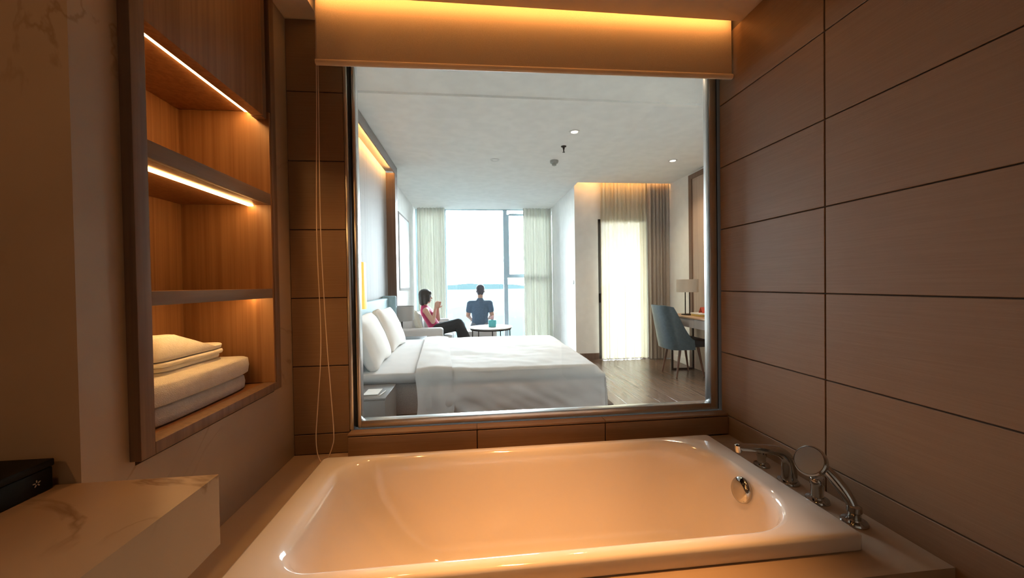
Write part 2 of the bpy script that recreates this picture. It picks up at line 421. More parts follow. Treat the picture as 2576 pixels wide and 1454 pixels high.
t = thing('cove_light_strip', (.3, 1.65, 2.605), 'warm light strip hidden in the ceiling slot over the roller blind', 'light strip')
box('led_strip', -.66, XR - .02, 1.6455, 1.650, 2.600, 2.612, M['led_cove'], t)

# ------------------------------------------------------------------ niche shelf unit
XF = -.81
ni = thing('shelf_niche', (-1.0, 1.32, .93), 'tall wooden shelf niche with lit shelves in the left wall', 'shelf')
box('stile', -.86, XF, .986, 1.028, .93, ZC - .001, M['wood_frame'], ni, .002)
box('stile', -.86, XF, 1.6145, 1.650, .93, ZC - .001, M['wood_frame'], ni, .002)
box('bottom_rail', -.86, XF, 1.028, 1.614, .93, .962, M['wood_frame'], ni, .002)
box('bottom_board', -1.15, -.862, 1.012, 1.622, .935, .960, M['wood_v'], ni)
box('back_panel', -1.165, -1.151, 1.012, 1.622, .935, 2.10, M['wood_v'], ni)
box('side_panel', -1.15, -.862, 1.002, 1.011, .935, 2.10, M['wood_v'], ni)
box('side_panel', -1.15, XF - .004, 1.6045, 1.614, .963, 2.061, M['wood_v'], ni)
box('door', -.858, XF - .004, 1.031, 1.565, 2.03, ZC - .002, M['wood_v'], ni, .002)
box('filler_strip', -.862, XF - .012, 1.567, 1.603, 2.03, ZC - .002, M['wood_frame'], ni)
box('top_board', -1.15, -.859, 1.012, 1.604, 2.062, 2.082, M['wood_v'], ni)
for za, zb_ in ((1.685, 1.730), (1.320, 1.345)):
    sb = box('shelf_board', -1.15, -.8305, 1.029, 1.603, za, zb_, M['wood_v'], ni, .001)
    box('edge_rail', -.830, XF - .004, 1.029, 1.603, za if za > 1.5 else 1.308, zb_, M['wood_shelf'], sb, .001)
for z, x in ((2.0555, -.886), (1.6785, -.886), (1.3135, -.886)):
    w_ = .015 if z > 2 else .010
    s_ = box('led_strip', x - w_, x + w_, 1.031, 1.598, z, z + .006, M['led_niche'], ni, .002)

# towels
def towel(name, x0, x1, y0, y1, z0, layers, m, label, seed, dz=0):
    bm = bmesh.new(); z = z0
    for i, h in enumerate(layers):
        jx, jy = random.uniform(-.004, .004), random.uniform(-.006, .006)
        lift = dz if i == len(layers) - 1 else 0
        def sq(p, lift=lift, y0=y0, y1=y1):
            t_ = p.y / (y1 - y0) + .5
            if p.z > 0 and lift: p.z += lift * (1 - t_) ** 1.2 + .4 * lift * math.sin(t_ * 6)
            return p
        bsoft(bm, ((x0 + x1) / 2 + jx, (y0 + y1) / 2 + jy, z + h / 2), (x1 - x0, y1 - y0, h), e=.28, nu=44, nv=10, amp=.006, seed=seed + i, nsc=11, squash=sq)
        z += h * .97
    o = fin(name, bm, m, None, angle=80)
    return tag(o, label, 'towel', 'folded towels in the niche'), z
_, z = towel('bath_towel', -1.12, -.875, 1.075, 1.565, .960, [.058], M['towel'], 'lowest thick white bath towel of the niche stack', 1)
_, z = towel('bath_towel', -1.125, -.868, 1.07, 1.575, z - .001, [.072], M['towel'], 'second thick white bath towel from the bottom of the niche stack', 3)
_, z = towel('hand_towel', -1.10, -.935, 1.22, 1.50, z - .006, [.016, .017], M['towel2'], 'thin flat white towel just under the topmost towel', 5)
_, z = towel('hand_towel', -1.11, -.925, 1.20, 1.505, z - .001, [.018, .030], M['towel2'], 'topmost small white towel with a wavy folded top', 8, .045)

# ------------------------------------------------------------------ vanity counter and box
vc = thing('vanity_counter', (-.95, .3, .0), 'cream veined marble vanity counter with deep apron at lower left', 'counter')
bm = bmesh.new()   # one slab with its down-turned edge, an L in section
L_ = [(-1.449, .942), (-.562, .942), (-.562, .788), (-.600, .788), (-.600, .905), (-1.449, .905)]
A_, B_ = [bm.verts.new((x, -.9, z)) for x, z in L_], [bm.verts.new((x, .870, z)) for x, z in L_]
bm.faces.new(A_); bm.faces.new(B_[::-1])
for k in range(6): bm.faces.new((A_[k], A_[(k + 1) % 6], B_[(k + 1) % 6], B_[k]))
fin('slab', bm, M['counter'], vc, smooth=False)
box('end_apron', -1.449, -.601, .835, .869, .788, .9045, M['counter'], vc)
box('cabinet', -1.449, -.66, -.9, .80, .0, .9045, M['wood_v'], vc)
bx = thing('black_box', (-.99, .78, .943), 'black lacquered box with small silver emblem on the marble counter', 'box')
box('box_body', -1.13, -.872, .60, .858, .943, .988, M['black'], bx, .003)
box('box_lid', -1.132, -.870, .598, .860, .9885, 1.004, M['black'], bx, .003)
bm = bmesh.new()
for k in range(5):
    a = k * 2 * PI / 5 + .4
    cy, cz = .828 + .0045 * math.cos(a), .966 + .0045 * math.sin(a)
    bsoft(bm, (-.8712, cy, cz), (.0016, .006, .0028), e=1, nu=8, nv=6, rot=Matrix.Rotation(a, 3, 'X'))
fin('emblem', bm, M['silver'], bx)

# ------------------------------------------------------------------ bathtub
tb = thing('bathtub', (.23, 1.30, ZD), 'glossy white drop-in bathtub with broad rim below the window', 'bathtub')
def rrect(cx, cy, hx, hy, rad, z, n=12):
    P = []; rl, rr_ = rad if isinstance(rad, tuple) else (rad, rad)
    for q, (sx_, sy_) in enumerate(((1, 1), (-1, 1), (-1, -1), (1, -1))):
        r = rl if sx_ < 0 else rr_
        for k in range(n + 1):
            a = q * PI / 2 + k / n * PI / 2
            P.append(Vector((cx + sx_ * (hx - r) + r * math.cos(a), cy + sy_ * (hy - r) + r * math.sin(a), z)))
        nx = ((-1, 1), (-1, -1), (1, -1), (1, 1))[q]; r = rl if nx[0] < 0 else rr_
        a0 = P[-1]; a1 = Vector((cx + nx[0] * (hx - r) + r * math.cos((q + 1) * PI / 2), cy + nx[1] * (hy - r) + r * math.sin((q + 1) * PI / 2), z))
        for k in range(1, 9): P.append(a0.lerp(a1, k / 9))
    return P
ZR = .6215
x0, x1, y0, y1 = -.648, 1.102, .940, 1.652
ox, oy, ohx, ohy = (x0 + x1) / 2, (y0 + y1) / 2, (x1 - x0) / 2, (y1 - y0) / 2
RG = [rrect(ox, oy, ohx - .004, ohy - .004, .012, ZD + .0005), rrect(ox, oy, ohx, ohy, .014, ZD + .006), rrect(ox, oy, ohx, ohy, .014, ZR - .010),
      rrect(ox, oy, ohx - .003, ohy - .003, .014, ZR - .003), rrect(ox, oy, ohx - .010, ohy - .010, .016, ZR),
      ]
def inner(a0, a1, b0, b1, r, z): return rrect((a0 + a1) / 2, (b0 + b1) / 2, (a1 - a0) / 2, (b1 - b0) / 2, r, z)
RG += [inner(-.575, 1.030, .978, 1.616, (.135, .225), ZR), inner(-.560, 1.021, .985, 1.608, (.135, .222), ZR - .002), inner(-.545, 1.013, .991, 1.601, (.133, .218), ZR - .010),
       inner(-.530, 1.007, .997, 1.595, (.13, .215), ZR - .026), inner(-.512, 1.000, 1.002, 1.589, (.13, .21), ZR - .06), inner(-.46, .982, 1.010, 1.580, (.125, .20), ZR - .15),
       inner(-.37, .955, 1.022, 1.568, (.115, .185), ZR - .27), inner(-.295, .930, 1.036, 1.554, (.11, .17), ZR - .35), inner(-.250, .905, 1.056, 1.534, (.10, .15), ZR - .39),
       inner(-.20, .86, 1.10, 1.49, .11, ZR - .412), inner(-.05, .72, 1.17, 1.42, .09, ZR - .418), inner(.2, .5, 1.26, 1.33, .03, ZR - .42)]
bm = bmesh.new(); VR = [[bm.verts.new(p) for p in R_] for R_ in RG]
for a, b in zip(VR, VR[1:]):
    n_ = len(a)
    for k in range(n_): bm.faces.new((a[k], a[(k + 1) % n_], b[(k + 1) % n_], b[k]))
bm.faces.new(VR[-1])
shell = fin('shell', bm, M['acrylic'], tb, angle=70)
ax = Vector((-1, 0, .2)).normalized()
ov = lathe('overflow_cover', (1.001, 1.288, .560), [(.040, -.004), (.046, .004), (.046, .014), (.041, .020), (.025, .023), (.001, .024)], M['chrome'], tb, 32, ax)
lathe('drain_plug', (.72, 1.295, .204), [(.034, 0), (.036, .003), (.03, .008), (.001, .010)], M['chrome'], tb, 28)

# ------------------------------------------------------------------ deck mounted fittings
def rose(parent, x, y, r=.034):
    lathe('escutcheon', (x, y, ZD + .0005), [(r, 0), (r, .004), (r * .92, .009), (r * .6, .012), (r * .55, .016)], M['chrome'], parent, 28)
XT = 1.195
v1 = thing('bath_valve', (XT, 1.432, ZD), 'short chrome valve nearest the window on the tub deck', 'valve')
rose(v1, XT, 1.432, .031)
lathe('stem', (XT, 1.432, ZD + .016), [(.016, 0), (.016, .022), (.019, .026), (.019, .046), (.015, .050), (.001, .051)], M['chrome'], v1, 20)
sp_ = thing('bath_spout', (XT, 1.30, ZD), 'long curved chrome bath spout on the tub deck beside the window valve', 'faucet')
rose(sp_, XT, 1.30, .038)
path = smooth_path([(XT + .005, 1.30, ZD + .012), (XT + .004, 1.30, ZD + .05), (XT - .004, 1.30, ZD + .092), (XT - .035, 1.302, ZD + .120), (XT - .085, 1.306, ZD + .131), (XT - .15, 1.312, ZD + .139), (XT - .195, 1.316, ZD + .143)])
rr = [.027 - .013 * min(1, i / (len(path) * .85)) for i in range(len(path))]
tube('spout', path, rr, M['chrome'], sp_, 16)
lathe('outlet', (XT - .192, 1.316, ZD + .128), [(.010, -.006), (.012, 0), (.0135, .012), (.0135, .020), (.006, .024), (.001, .024)], M['chrome'], sp_, 18)
hv = thing('mixer_knob', (XT, 1.178, ZD), 'chrome cylindrical mixer knob on the tub deck below the hand shower', 'valve')
rose(hv, XT, 1.178, .037)
lathe('knob', (XT, 1.178, ZD + .016), [(.019, 0), (.019, .040), (.022, .044), (.022, .062), (.018, .067), (.001, .068)], M['chrome'], hv, 22)
hs = thing('hand_shower', (XT + .005, 1.055, ZD), 'chrome hand shower with round head leaning on its deck socket', 'hand shower')
rose(hs, XT + .005, 1.055, .036)
lathe('socket', (XT + .005, 1.055, ZD + .014), [(.017, 0), (.017, .02), (.020, .024), (.019, .040), (.012, .044)], M['chrome'], hs, 20)
hp = smooth_path([(XT + .005, 1.055, ZD + .04), (XT + .001, 1.068, ZD + .070), (XT - .010, 1.088, ZD + .104), (XT - .026, 1.110, ZD + .136), (XT - .042, 1.132, ZD + .160)])
tube('handle', hp, [.0135 + .004 * math.sin(i / (len(hp) - 1) * PI) for i in range(len(hp))], M['chrome'], hs, 14)
hax = Vector((-.72, -.16, .42)).normalized()
hc = Vector((XT - .055, 1.148, ZD + .158))
hd = lathe('shower_head', hc - hax * .016, [(.012, -.026), (.028, -.018), (.046, .000), (.051, .012), (.051, .022), (.047, .026)], M['chrome'], hs, 32, hax)
bm = bmesh.new(); blathe(bm, hc - hax * .016 + hax * .0262, [(.045, 0), (.045, .0012), (.001, .0022)], 32, hax)
fin('spray_face', bm, M['sprayface'], hd)

# ------------------------------------------------------------------ bedroom shell
BX0, BX1, BY0, BYE, BYF, BZ = -1.25, 3.42, 1.94, 6.33, 8.40, 3.042
fb = struct(box('floor', BX0 - .1, 3.6, BY0, 8.6, -.12, -.014, M['grout']))
cache = {}
for k in range(24):
    xa = BX0 + .001 + k * .195; xb = min(xa + .195, BX1)
    st = [BY0, BY0 + .5 + random.random() * 1.0]
    while st[-1] < BYF - .01: st.append(min(st[-1] + 1.6, BYF))
    for ya, yb in zip(st, st[1:]):
        if xa > 1.75 and ya > BYE: continue
        if xa > 1.75: yb = min(yb, BYE + .3)
        box('plank', xa + .001, xb - .001, ya + .001, yb - .001, -.013, 0, M['floorwood'], fb, .0012, 1)
struct(box('wall_bedroom_left', BX0 - .15, BX0, BY0, 8.6, -.1, 3.3, M['white']))
struct(box('wall_bedroom_right', BX1, BX1 + .15, BY0, BYE + .4, -.1, 3.3, M['white']))
struct(boxes('ceiling', [(BX0, BX1, BY0, 3.38, 3.062, 3.3), (BX0, BX1, 3.38, 6.10, BZ, 3.3), (BX0, 1.775, 6.10, 8.6, BZ, 3.3), (1.775, BX1, 6.10, BYE + .3, 3.22, 3.3)], M['bceil']))
# partition beside the balcony alcove
pw = struct(boxes('wall_partition', [(1.778, 2.195, BYE, BYE + .2, 0, 3.22), (1.778, 1.98, BYE + .2, 8.6, 0, 3.22), (2.195, 3.06, BYE, BYE + .2, 2.47, 3.22),
                                     (3.06, BX1, BYE, BYE + .2, 0, 3.22)], M['white']))
struct(box('baseboard_alcove', 1.779, 2.194, BYE - .012, BYE - .0005, 0.001, .11, M['brown_wood']))
struct(box('baseboard_right', BX1 - .014, BX1 - .0005, 4.0, 6.0, .001, .10, M['white']))
# balcony door
d1 = struct(link('door_1', None, None, (2.63, BYE + .1, 0)))
box('door_frame', 2.196, 2.262, BYE + .02, BYE + .12, .001, 2.468, M['darkmetal'], d1)
box('door_frame', 3.023, 3.059, BYE + .02, BYE + .12, .001, 2.468, M['darkmetal'], d1)
box('door_frame', 2.262, 3.023, BYE + .02, BYE + .12, 2.43, 2.468, M['darkmetal'], d1)
box('door_frame', 2.262, 3.023, BYE + .02, BYE + .12, .001, .04, M['darkmetal'], d1)
box('pane', 2.262, 3.023, BYE + .06, BYE + .066, .04, 2.43, M['glass'], d1)
box('door_handle', 2.222, 2.238, BYE - .03, BYE + .02, 1.0, 1.16, M['darkmetal'], d1, .004)
# far window
w2 = struct(link('window_2', None, None, (.3, 8.45, 0)))
box('frame', -1.249, -1.18, 8.40, 8.48, 0.001, 3.04, M['grey_alu'], w2)
box('frame', 1.71, 1.777, 8.40, 8.48, 0.001, 3.04, M['grey_alu'], w2)
box('frame', -1.18, 1.71, 8.40, 8.48, 3.025, 3.04, M['grey_alu'], w2)
box('frame', -1.18, 1.71, 8.40, 8.48, 0.001, .06, M['grey_alu'], w2)
box('frame', -.635, -.585, 8.40, 8.48, .06, 3.025, M['grey_alu'], w2)
box('mullion', .695, .785, 8.38, 8.48, .06, 3.025, M['grey_alu'], w2)
box('transom', .785, 1.71, 8.41, 8.45, 1.49, 1.575, M['grey_alu'], w2)
sash = box('sash', .785, .83, 8.395, 8.42, 1.575, 2.93, M['grey_alu'], w2)
box('sash', .83, 1.71, 8.395, 8.42, 2.90, 2.95, M['grey_alu'], w2)
box('pane', -1.18, -.635, 8.43, 8.436, .06, 3.025, M['glass'], w2)
box('pane', -.585, .695, 8.43, 8.436, .06, 3.025, M['glass'], w2)
box('pane', .785, 1.71, 8.43, 8.436, 1.575, 3.025, M['glass'], w2)
box('pane', .785, 1.71, 8.43, 8.436, .06, 1.49, M['glass'], w2)
# unseen balcony slabs and wall, added to cut sky light on the sheer
struct(boxes('floor_balcony_added', [(2.0, 4.6, BYE + .21, 8.4, -.15, -.02)], M['concrete']))
struct(boxes('ceiling_sky_block', [(1.985, 4.6, BYE + .21, 8.4, 2.75, 2.95)], M['concrete']))
struct(boxes('wall_sky_block', [(4.45, 4.6, BYE + .21, 8.4, -.019, 2.749)], M['concrete']))
# outside
tag(box('sea', -9000, 9000, 60, 14000, -61, -60, M['sea']), 'pale hazy blue sea beyond the far window', 'sea')
def hill(name, cx, cy, rx, ry, h, label, seed):
    def fn(u, v):
        a, b = u * 2 - 1, v * 2 - 1
        k = max(0, 1 - a * a) * max(0, 1 - b * b)
        return Vector((cx + a * rx, cy + b * ry, -60 + h * k * (1 + .35 * mnoise.noise(Vector((u * 6 + seed, v * 4, seed))))))
    tag(grid(name, fn, 48, 8, M['hill']), label, 'hill')
hill('far_hill', 60, 5200, 900, 400, 72, 'low hazy blue hill on the horizon in the far window', 2)
# wood panel with cove on the headboard wall
hp_ = thing('headboard_panelling', (-1.2, 4.2, 1.0), 'tall wood wall panel with lit top edge behind the bed', 'wall panel')
box('panel', BX0 + .0005, -1.18, 2.4, 5.30, .3, 2.93, M['panel_wood'], hp_)
boxes('top_trim', [(BX0 + .0005, -1.06, 2.4, 5.47, 2.99, 3.03), (-1.0765, -1.06, 2.4, 5.47, 2.92, 2.9895)], M['bedbase'], hp_)
box('end_stile', BX0 + .0005, -1.0605, 5.31, 5.469, .001, 2.9195, M['brown_wood'], hp_)
box('led_strip', -1.083, -1.077, 2.5, 5.28, 2.930, 2.944, M['led'], hp_)
rp_ = thing('desk_wall_panel', (BX1 - .03, 4.6, .001), 'wooden wall panel with dark edge behind the desk', 'wall panel')
box('panel', BX1 - .028, BX1 - .0005, 3.6, 5.42, .001, 2.93, M['desk_wood'], rp_)
box('edge_trim', BX1 - .045, BX1 - .0005, 5.42, 5.50, .001, 3.0, M['brown_wood'], rp_)
box('edge_trim', BX1 - .045, BX1 - .0005, 3.6, 5.42, 2.93, 3.0, M['brown_wood'], rp_)
# curtain cove light
cl = thing('curtain_cove_light', (2.6, 6.12, 3.1), 'warm light strip hidden in the ceiling slot over the balcony curtains', 'light strip')
box('led_strip', 1.82, 3.38, 6.1005, 6.112, 3.085, 3.10, M['led_cove'], cl)

# curtains
def curtain(name, x0, x1, y, z0, z1, folds, amp, m, label, group=None, seed=0):
    def fn(u, v):
        ph = u * folds * 2 * PI + .5 * math.sin(u * 9 + seed)
        k = .75 + .25 * (1 - v)
        return Vector((x0 + (x1 - x0) * u + .012 * math.sin(ph * .5 + seed) * (1 - v), y + amp * k * math.sin(ph) + amp * .3 * math.sin(ph * 2.3 + seed), z0 + (z1 - z0) * v))
    o = grid(name, fn, folds * 12, 6, m, None, .002)
    return tag(o, label, 'curtain', group)
curtain('curtain', -1.19, -.60, 8.22, .02, 3.035, 8, .035, M['curtain'], 'pale floor length curtain left of the far window')
curtain('curtain', 1.13, 1.765, 8.22, .02, 3.035, 8, .035, M['curtain'], 'pale floor length curtain right of the far window', seed=2)
curtain('sheer_curtain', 2.215, 3.04, 6.245, .015, 3.19, 11, .022, M['sheer'], 'sheer cream curtain glowing over the balcony door', seed=4)
curtain('drape', 3.03, 3.405, 6.165, .015, 3.19, 6, .028, M['drape'], 'gathered taupe drape beside the desk lamp', seed=1)

# wall art on the left wall
ar = thing('wall_picture', (BX0 + .03, 6.75, 1.3), 'tall pale blue picture on the left wall before the window', 'picture')
box('picture_frame', BX0 + .001, BX0 + .045, 6.28, 7.25, 1.27, 2.58, M['bedbase'], ar, .004)
box('print', BX0 + .0455, BX0 + .048, 6.32, 7.21, 1.31, 2.54, M['art'], ar)
# ceiling fittings
def downlight(x, y, z, label, lens='downl'):
    t_ = thing('downlight', (x, y, z), label, 'ceiling light')
    lathe('trim_ring', (x, y, z - .010), [(.036, .006), (.046, 0), (.058, .003), (.060, .0095)], M['plastic'], t_, 28, closed=False)
    lathe('lens', (x, y, z - .006), [(.037, 0), (.037, .005), (.001, .0055)], M[lens], t_, 24, (0, 0, 1))
downlight(1.152, 4.062, BZ, 'small round glowing ceiling downlight nearest the glass window')
downlight(.32, 5.05, BZ, 'faint unlit ceiling downlight to the left of the smoke detector', 'white')
downlight(2.80, 4.93, BZ, 'small round ceiling downlight above the desk chair')
t = thing('sprinkler', (1.139, 4.505, BZ), 'small chrome ceiling sprinkler between downlight and smoke detector', 'sprinkler')
lathe('plate', (1.139, 4.505, BZ - .012), [(.010, 0), (.030, .004), (.034, .0115)], M['darkmetal'], t, 20, closed=False)
lathe('nozzle', (1.139, 4.505, BZ - .075), [(.016, 0), (.016, .004), (.006, .008), (.008, .03), (.013, .05), (.013, .0625)], M['darkmetal'], t, 14)
t = thing('smoke_detector', (1.137, 5.036, BZ), 'round grey smoke detector on the bedroom ceiling', 'detector')
lathe('detector_base', (1.137, 5.036, BZ - .035), [(.050, 0), (.056, .012), (.057, .034)], M['greyplastic'], t, 26)
lathe('sensor', (1.137, 5.036, BZ - .068), [(.026, 0), (.031, .006), (.030, .032)], M['greyplastic'], t, 22)
t = thing('light_switch', (1.772, 6.449, 1.33), 'small wall switch on the partition edge by the balcony alcove', 'switch')
box('switch_plate', 1.770, 1.7775, 6.41, 6.49, 1.33, 1.40, M['greyplastic'], t, .001)

# ------------------------------------------------------------------ bed
bd = thing('bed', (0, 3.9, 0), 'wide bed with grey base, white mattress and pale blue headboard', 'bed')
BYN, BYFB, BXF = 2.97, 4.86, 1.06
box('plinth', -1.05, BXF + .10, BYN + .03, BYFB - .03, .001, .33, M['plinth'], bd, .004)
box('bed_base', -1.05, BXF - .03, BYN + .012, BYFB - .012, .331, .585, M['bedbase'], bd, .01)
soft('mattress', (-.0, (BYN + BYFB) / 2, .618), (2.05, BYFB - BYN, .085), M['linen'], bd, e=.12, nu=60, nv=10)
box('headboard', -1.175, -1.085, 2.90, 4.925, .30, 1.19, M['headb'], bd, .02, 3)
box('headboard_wing', -1.179, -1.00, 4.927, 4.985, .30, 1.22, M['headb'], bd, .02, 3)
# duvet: one cloth over the foot three quarters of the bed
def duvet_fn(u, v):
    # u along X from the fold to the foot, then down; v across Y: near hem, top, far hem
    xs = -.40 + u * (BXF + .02 + .40 + .33)
    top = .672
    xx = xs; drop_x = 0
    if xs > BXF: drop_x = xs - BXF; xx = BXF + .012 + .012 * math.sin(v * 22) * min(1, drop_x * 5)
    wtot = (BYFB - BYN) + .04 + .72
    s_ = v * wtot - .36
    drop_y = 0
    if s_ < 0: drop_y = -s_; yy = BYN - .02
    elif s_ > (BYFB - BYN) + .04: drop_y = s_ - (BYFB - BYN) - .04; yy = BYFB + .02
    else: yy = BYN - .02 + s_
    z = top
    r = .085
    if drop_y > 0 and drop_x == 0:
        z = top - .064 - drop_y * .82
        w = .030 * mnoise.noise(Vector((xs * 3.0 + drop_y * 4, drop_y * 5, 1.3))) * min(1, drop_y * 5) + .016 * mnoise.noise(Vector((xs * 8 - drop_y * 9, drop_y * 7, 6.1))) * min(1, drop_y * 4) + .007 * math.sin(xs * 13 + drop_y * 10) * min(1, drop_y * 4)
        yy += min(w - .012, .012) if s_ < 0 else max(-w, -.01)
    elif drop_x > 0 and drop_y == 0:
        z = top - .064 - drop_x * .82
        xx += .012 * mnoise.noise(Vector((yy * 4, drop_x * 4, 5)))
    elif drop_x > 0 and drop_y > 0:
        dd = max(drop_x, drop_y); z = top - .064 - dd * .82
        f = min(drop_x, drop_y)
        xx += f * .02; yy += (-f * .03 if s_ < 0 else f * .03)
    else:
        z = top + .010 * mnoise.noise(Vector((xx * 3, yy * 3, 2))) + .004 * mnoise.noise(Vector((xx * 9, yy * 9, 4)))
        ex = max(0, r - (BXF - xx)); ey = max(0, r - (yy - BYN + .02), r - (BYFB + .02 - yy))
        e_ = min(r * .968, math.hypot(ex, ey)); z -= r - math.sqrt(max(0, r * r - e_ * e_)) if e_ < r else r * .75
    return Vector((xx, yy, max(z, .335)))
dv = grid('duvet', duvet_fn, 100, 130, M['linen'], None, .006)
tag(dv, 'smooth white duvet covering the bed and hanging down its near side', 'duvet')
def fold_fn(u, v):
    x = -.46 + u * .285
    wtot = (BYFB - BYN) + .05 + .78
    s_ = v * wtot - .39; dy = 0
    if s_ < 0: dy = -s_; yy = BYN - .034
    elif s_ > BYFB - BYN + .05: dy = s_ - (BYFB - BYN) - .05; yy = BYFB + .026
    else: yy = BYN - .034 + s_
    x -= .085 * max(0, (yy - BYN))
    z = .690 + .008 * math.sin(u * PI) + .005 * mnoise.noise(Vector((x * 8, yy * 5, 9)))
    if dy:
        x += (.03 - .02 * u) * dy * 1.2 + .012 * math.sin(dy * 9)
        sg = 1 if s_ < 0 else -1
        yy += sg * (-.022 + .020 * mnoise.noise(Vector((x * 9, dy * 6, 3))) - .012 * math.sin(u * 11 + dy * 5)) * min(1, dy * 5)
        z = .690 - .067 - dy * .82
    else:
        e_ = min(.083, max(0, .085 - min(s_, BYFB - BYN + .05 - s_))); z -= .085 - math.sqrt(.085 ** 2 - e_ ** 2)
    return Vector((x, yy, z))
tag(grid('folded_sheet', fold_fn, 22, 120, M['linen'], None, .008), 'white sheet turned back in a band across the bed beside the pillows', 'sheet')
def pillow(name, c, w, h, th, lean, turn, label, seed):
    def sq(p):
        k = 1 - .55 * (abs(p.y) / (w / 2)) ** 3.2; k2 = 1 - .5 * (abs(p.z) / (h / 2)) ** 3.2
        p.x *= max(.12, k * k2)
        cc = (abs(p.y) / (w / 2)) ** 2 * (abs(p.z) / (h / 2)) ** 2
        p.y *= 1 + .06 * cc - .05 * (1 - cc); p.z *= 1 + .08 * cc - .04 * (1 - cc)
        return p
    R_ = Matrix.Rotation(turn, 3, 'Z') @ Matrix.Rotation(lean, 3, 'Y')
    o = soft(name, c, (th, w, h), M['pillow'], None, e=.24, nu=60, nv=32, rot=R_, amp=.020, seed=seed, nsc=9, squash=sq)
    tag(o, label, 'pillow', 'white pillows against the headboard')
pillow('pillow', (-.915, 3.42, .875), .74, .46, .19, -.40, .05, 'large white pillow nearest the glass window, propped on the headboard', 1)
pillow('pillow', (-.945, 4.30, .875), .74, .46, .18, -.38, 0, 'farther white pillow propped against the headboard beside the bedside lamp', 2)

# near nightstand
ns = thing('nightstand', (-.88, 2.72, 0), 'grey low nightstand in front of the near side of the bed', 'nightstand')
box('nightstand_body', -1.17, -.60, 2.545, 2.90, .06, .585, M['night'], ns, .003)
box('nightstand_top', -1.172, -.597, 2.542, 2.902, .5855, .600, M['night'], ns, .003)
box('nightstand_foot', -1.10, -.66, 2.60, 2.86, .001, .0595, M['plinth'], ns)
bm = bmesh.new(); bbox(bm, -.765, -.665, 2.62, 2.76, .6008, .606, .001, 1)
npd = tag(fin('notepad', bm, M['paper'], None), 'small white notepad on the grey nightstand', 'notepad')
pn = thing('pen', (-.635, 2.66, .601), 'slim pale pen beside the notepad on the grey nightstand', 'pen')
tube('barrel', [(-.645, 2.60, .605), (-.630, 2.70, .605)], .004, M['plastic'], pn, 8)
tube('tip', [(-.6455, 2.598, .605), (-.6475, 2.585, .604)], [.004, .001], M['silver'], pn, 8)
# far nightstand and lamp
ns2 = thing('nightstand', (-.88, 5.3, 0), 'dark topped nightstand on the far side of the bed', 'nightstand')
box('nightstand_body', -1.05, -.72, 5.01, 5.30, .06, .615, M['night'], ns2, .003)
box('nightstand_top', -1.055, -.66, 4.995, 5.306, .6155, .635, M['nightdark'], ns2, .003)
box('nightstand_foot', -1.0, -.75, 5.05, 5.28, .001, .0595, M['plinth'], ns2)
bl_ = thing('bedside_lamp', (-.969, 5.15, .636), 'bedside lamp with grey drum shade on thin black stem', 'lamp')
lathe('lamp_base', (-.969, 5.15, .636), [(.055, 0), (.055, .006), (.01, .010)], M['darkmetal'], bl_, 24)
tube('lamp_stem', [(-.969, 5.15, .643), (-.969, 5.15, 1.03)], .009, M['darkmetal'], bl_, 10)
lathe('lamp_shade', (-.969, 5.15, .875), [(.160, 0), (.160, .195), (.156, .195), (.156, 0), (.160, 0)], M['greyshade'], bl_, 36, closed=False)
# sconce
sc = thing('wall_sconce', (-1.13, 3.7, 1.13), 'amber glowing rectangular wall sconce hanging over the headboard', 'lamp')
box('back_plate', -1.179, -1.091, 3.68, 3.72, 1.30, 1.40, M['darkmetal'], sc)
box('lamp_shade', -1.09, -1.035, 3.655, 3.745, 1.13, 1.58, M['shade_lit'], sc, .006)

# ------------------------------------------------------------------ sofa group
sf = thing('sofa', (-.9, 7.0, 0), 'white upholstered sofa along the left wall facing right', 'sofa')
box('arm', -1.18, -.50, 6.05, 6.22, .12, .655, M['sofa'], sf, .04, 3)
box('arm', -1.18, -.50, 7.72, 7.89, .12, .655, M['sofa'], sf, .04, 3)
box('sofa_back', -1.19, -1.0, 6.225, 7.715, .12, .84, M['sofa'], sf, .05, 3)
box('sofa_base', -.998, -.50, 6.225, 7.715, .12, .33, M['sofa'], sf, .02)
soft('seat_cushion', (-.69, 6.60, .40), (.62, .735, .14), M['sofa'], sf, e=.22, nu=36)
soft('seat_cushion', (-.69, 7.34, .40), (.62, .735, .14), M['sofa'], sf, e=.22, nu=36)
for x, y in ((-1.1, 6.12), (-.58, 6.12), (-1.1, 7.8), (-.58, 7.8)):
    lathe('leg', (x, y, .001), [(.015, 0), (.02, .118)], M['darkmetal'], sf, 12)
def cushion(c, w, h, th, lean, turn, label, m, pipe):
    def sq(p):
        p.x *= max(.1, (1 - .75 * (abs(p.y) / (w / 2)) ** 3) * (1 - .75 * (abs(p.z) / (h / 2)) ** 3)); return p
    R_ = Matrix.Rotation(turn, 3, 'Z') @ Matrix.Rotation(lean, 3, 'Y')
    t_ = thing('cushion', c, label, 'cushion')
    soft('cushion_cover', c, (th, w, h), m, t_, e=.25, nu=36, nv=20, rot=R_, squash=sq)
    pts = []
    for k in range(41):
        a = 2 * PI * k / 40
        def s4(v): return math.copysign(abs(v) ** .3, v)
        pts.append(Vector(c) + R_ @ Vector((0, s4(math.cos(a)) * w * .492, s4(math.sin(a)) * h * .492)))
    tube('piping', pts, .006, pipe, t_, 6)
cushion((-.955, 6.38, .72), .34, .46, .16, -.28, .35, 'cream cushion with piping leaning behind the woman on the sofa', M['cushion'], M['cushion'])
cushion((-.99, 6.33, .68), .30, .40, .12, -.15, 1.2, 'grey beige cushion with dark piping at the near sofa arm', M['sofa'], M['piping'])

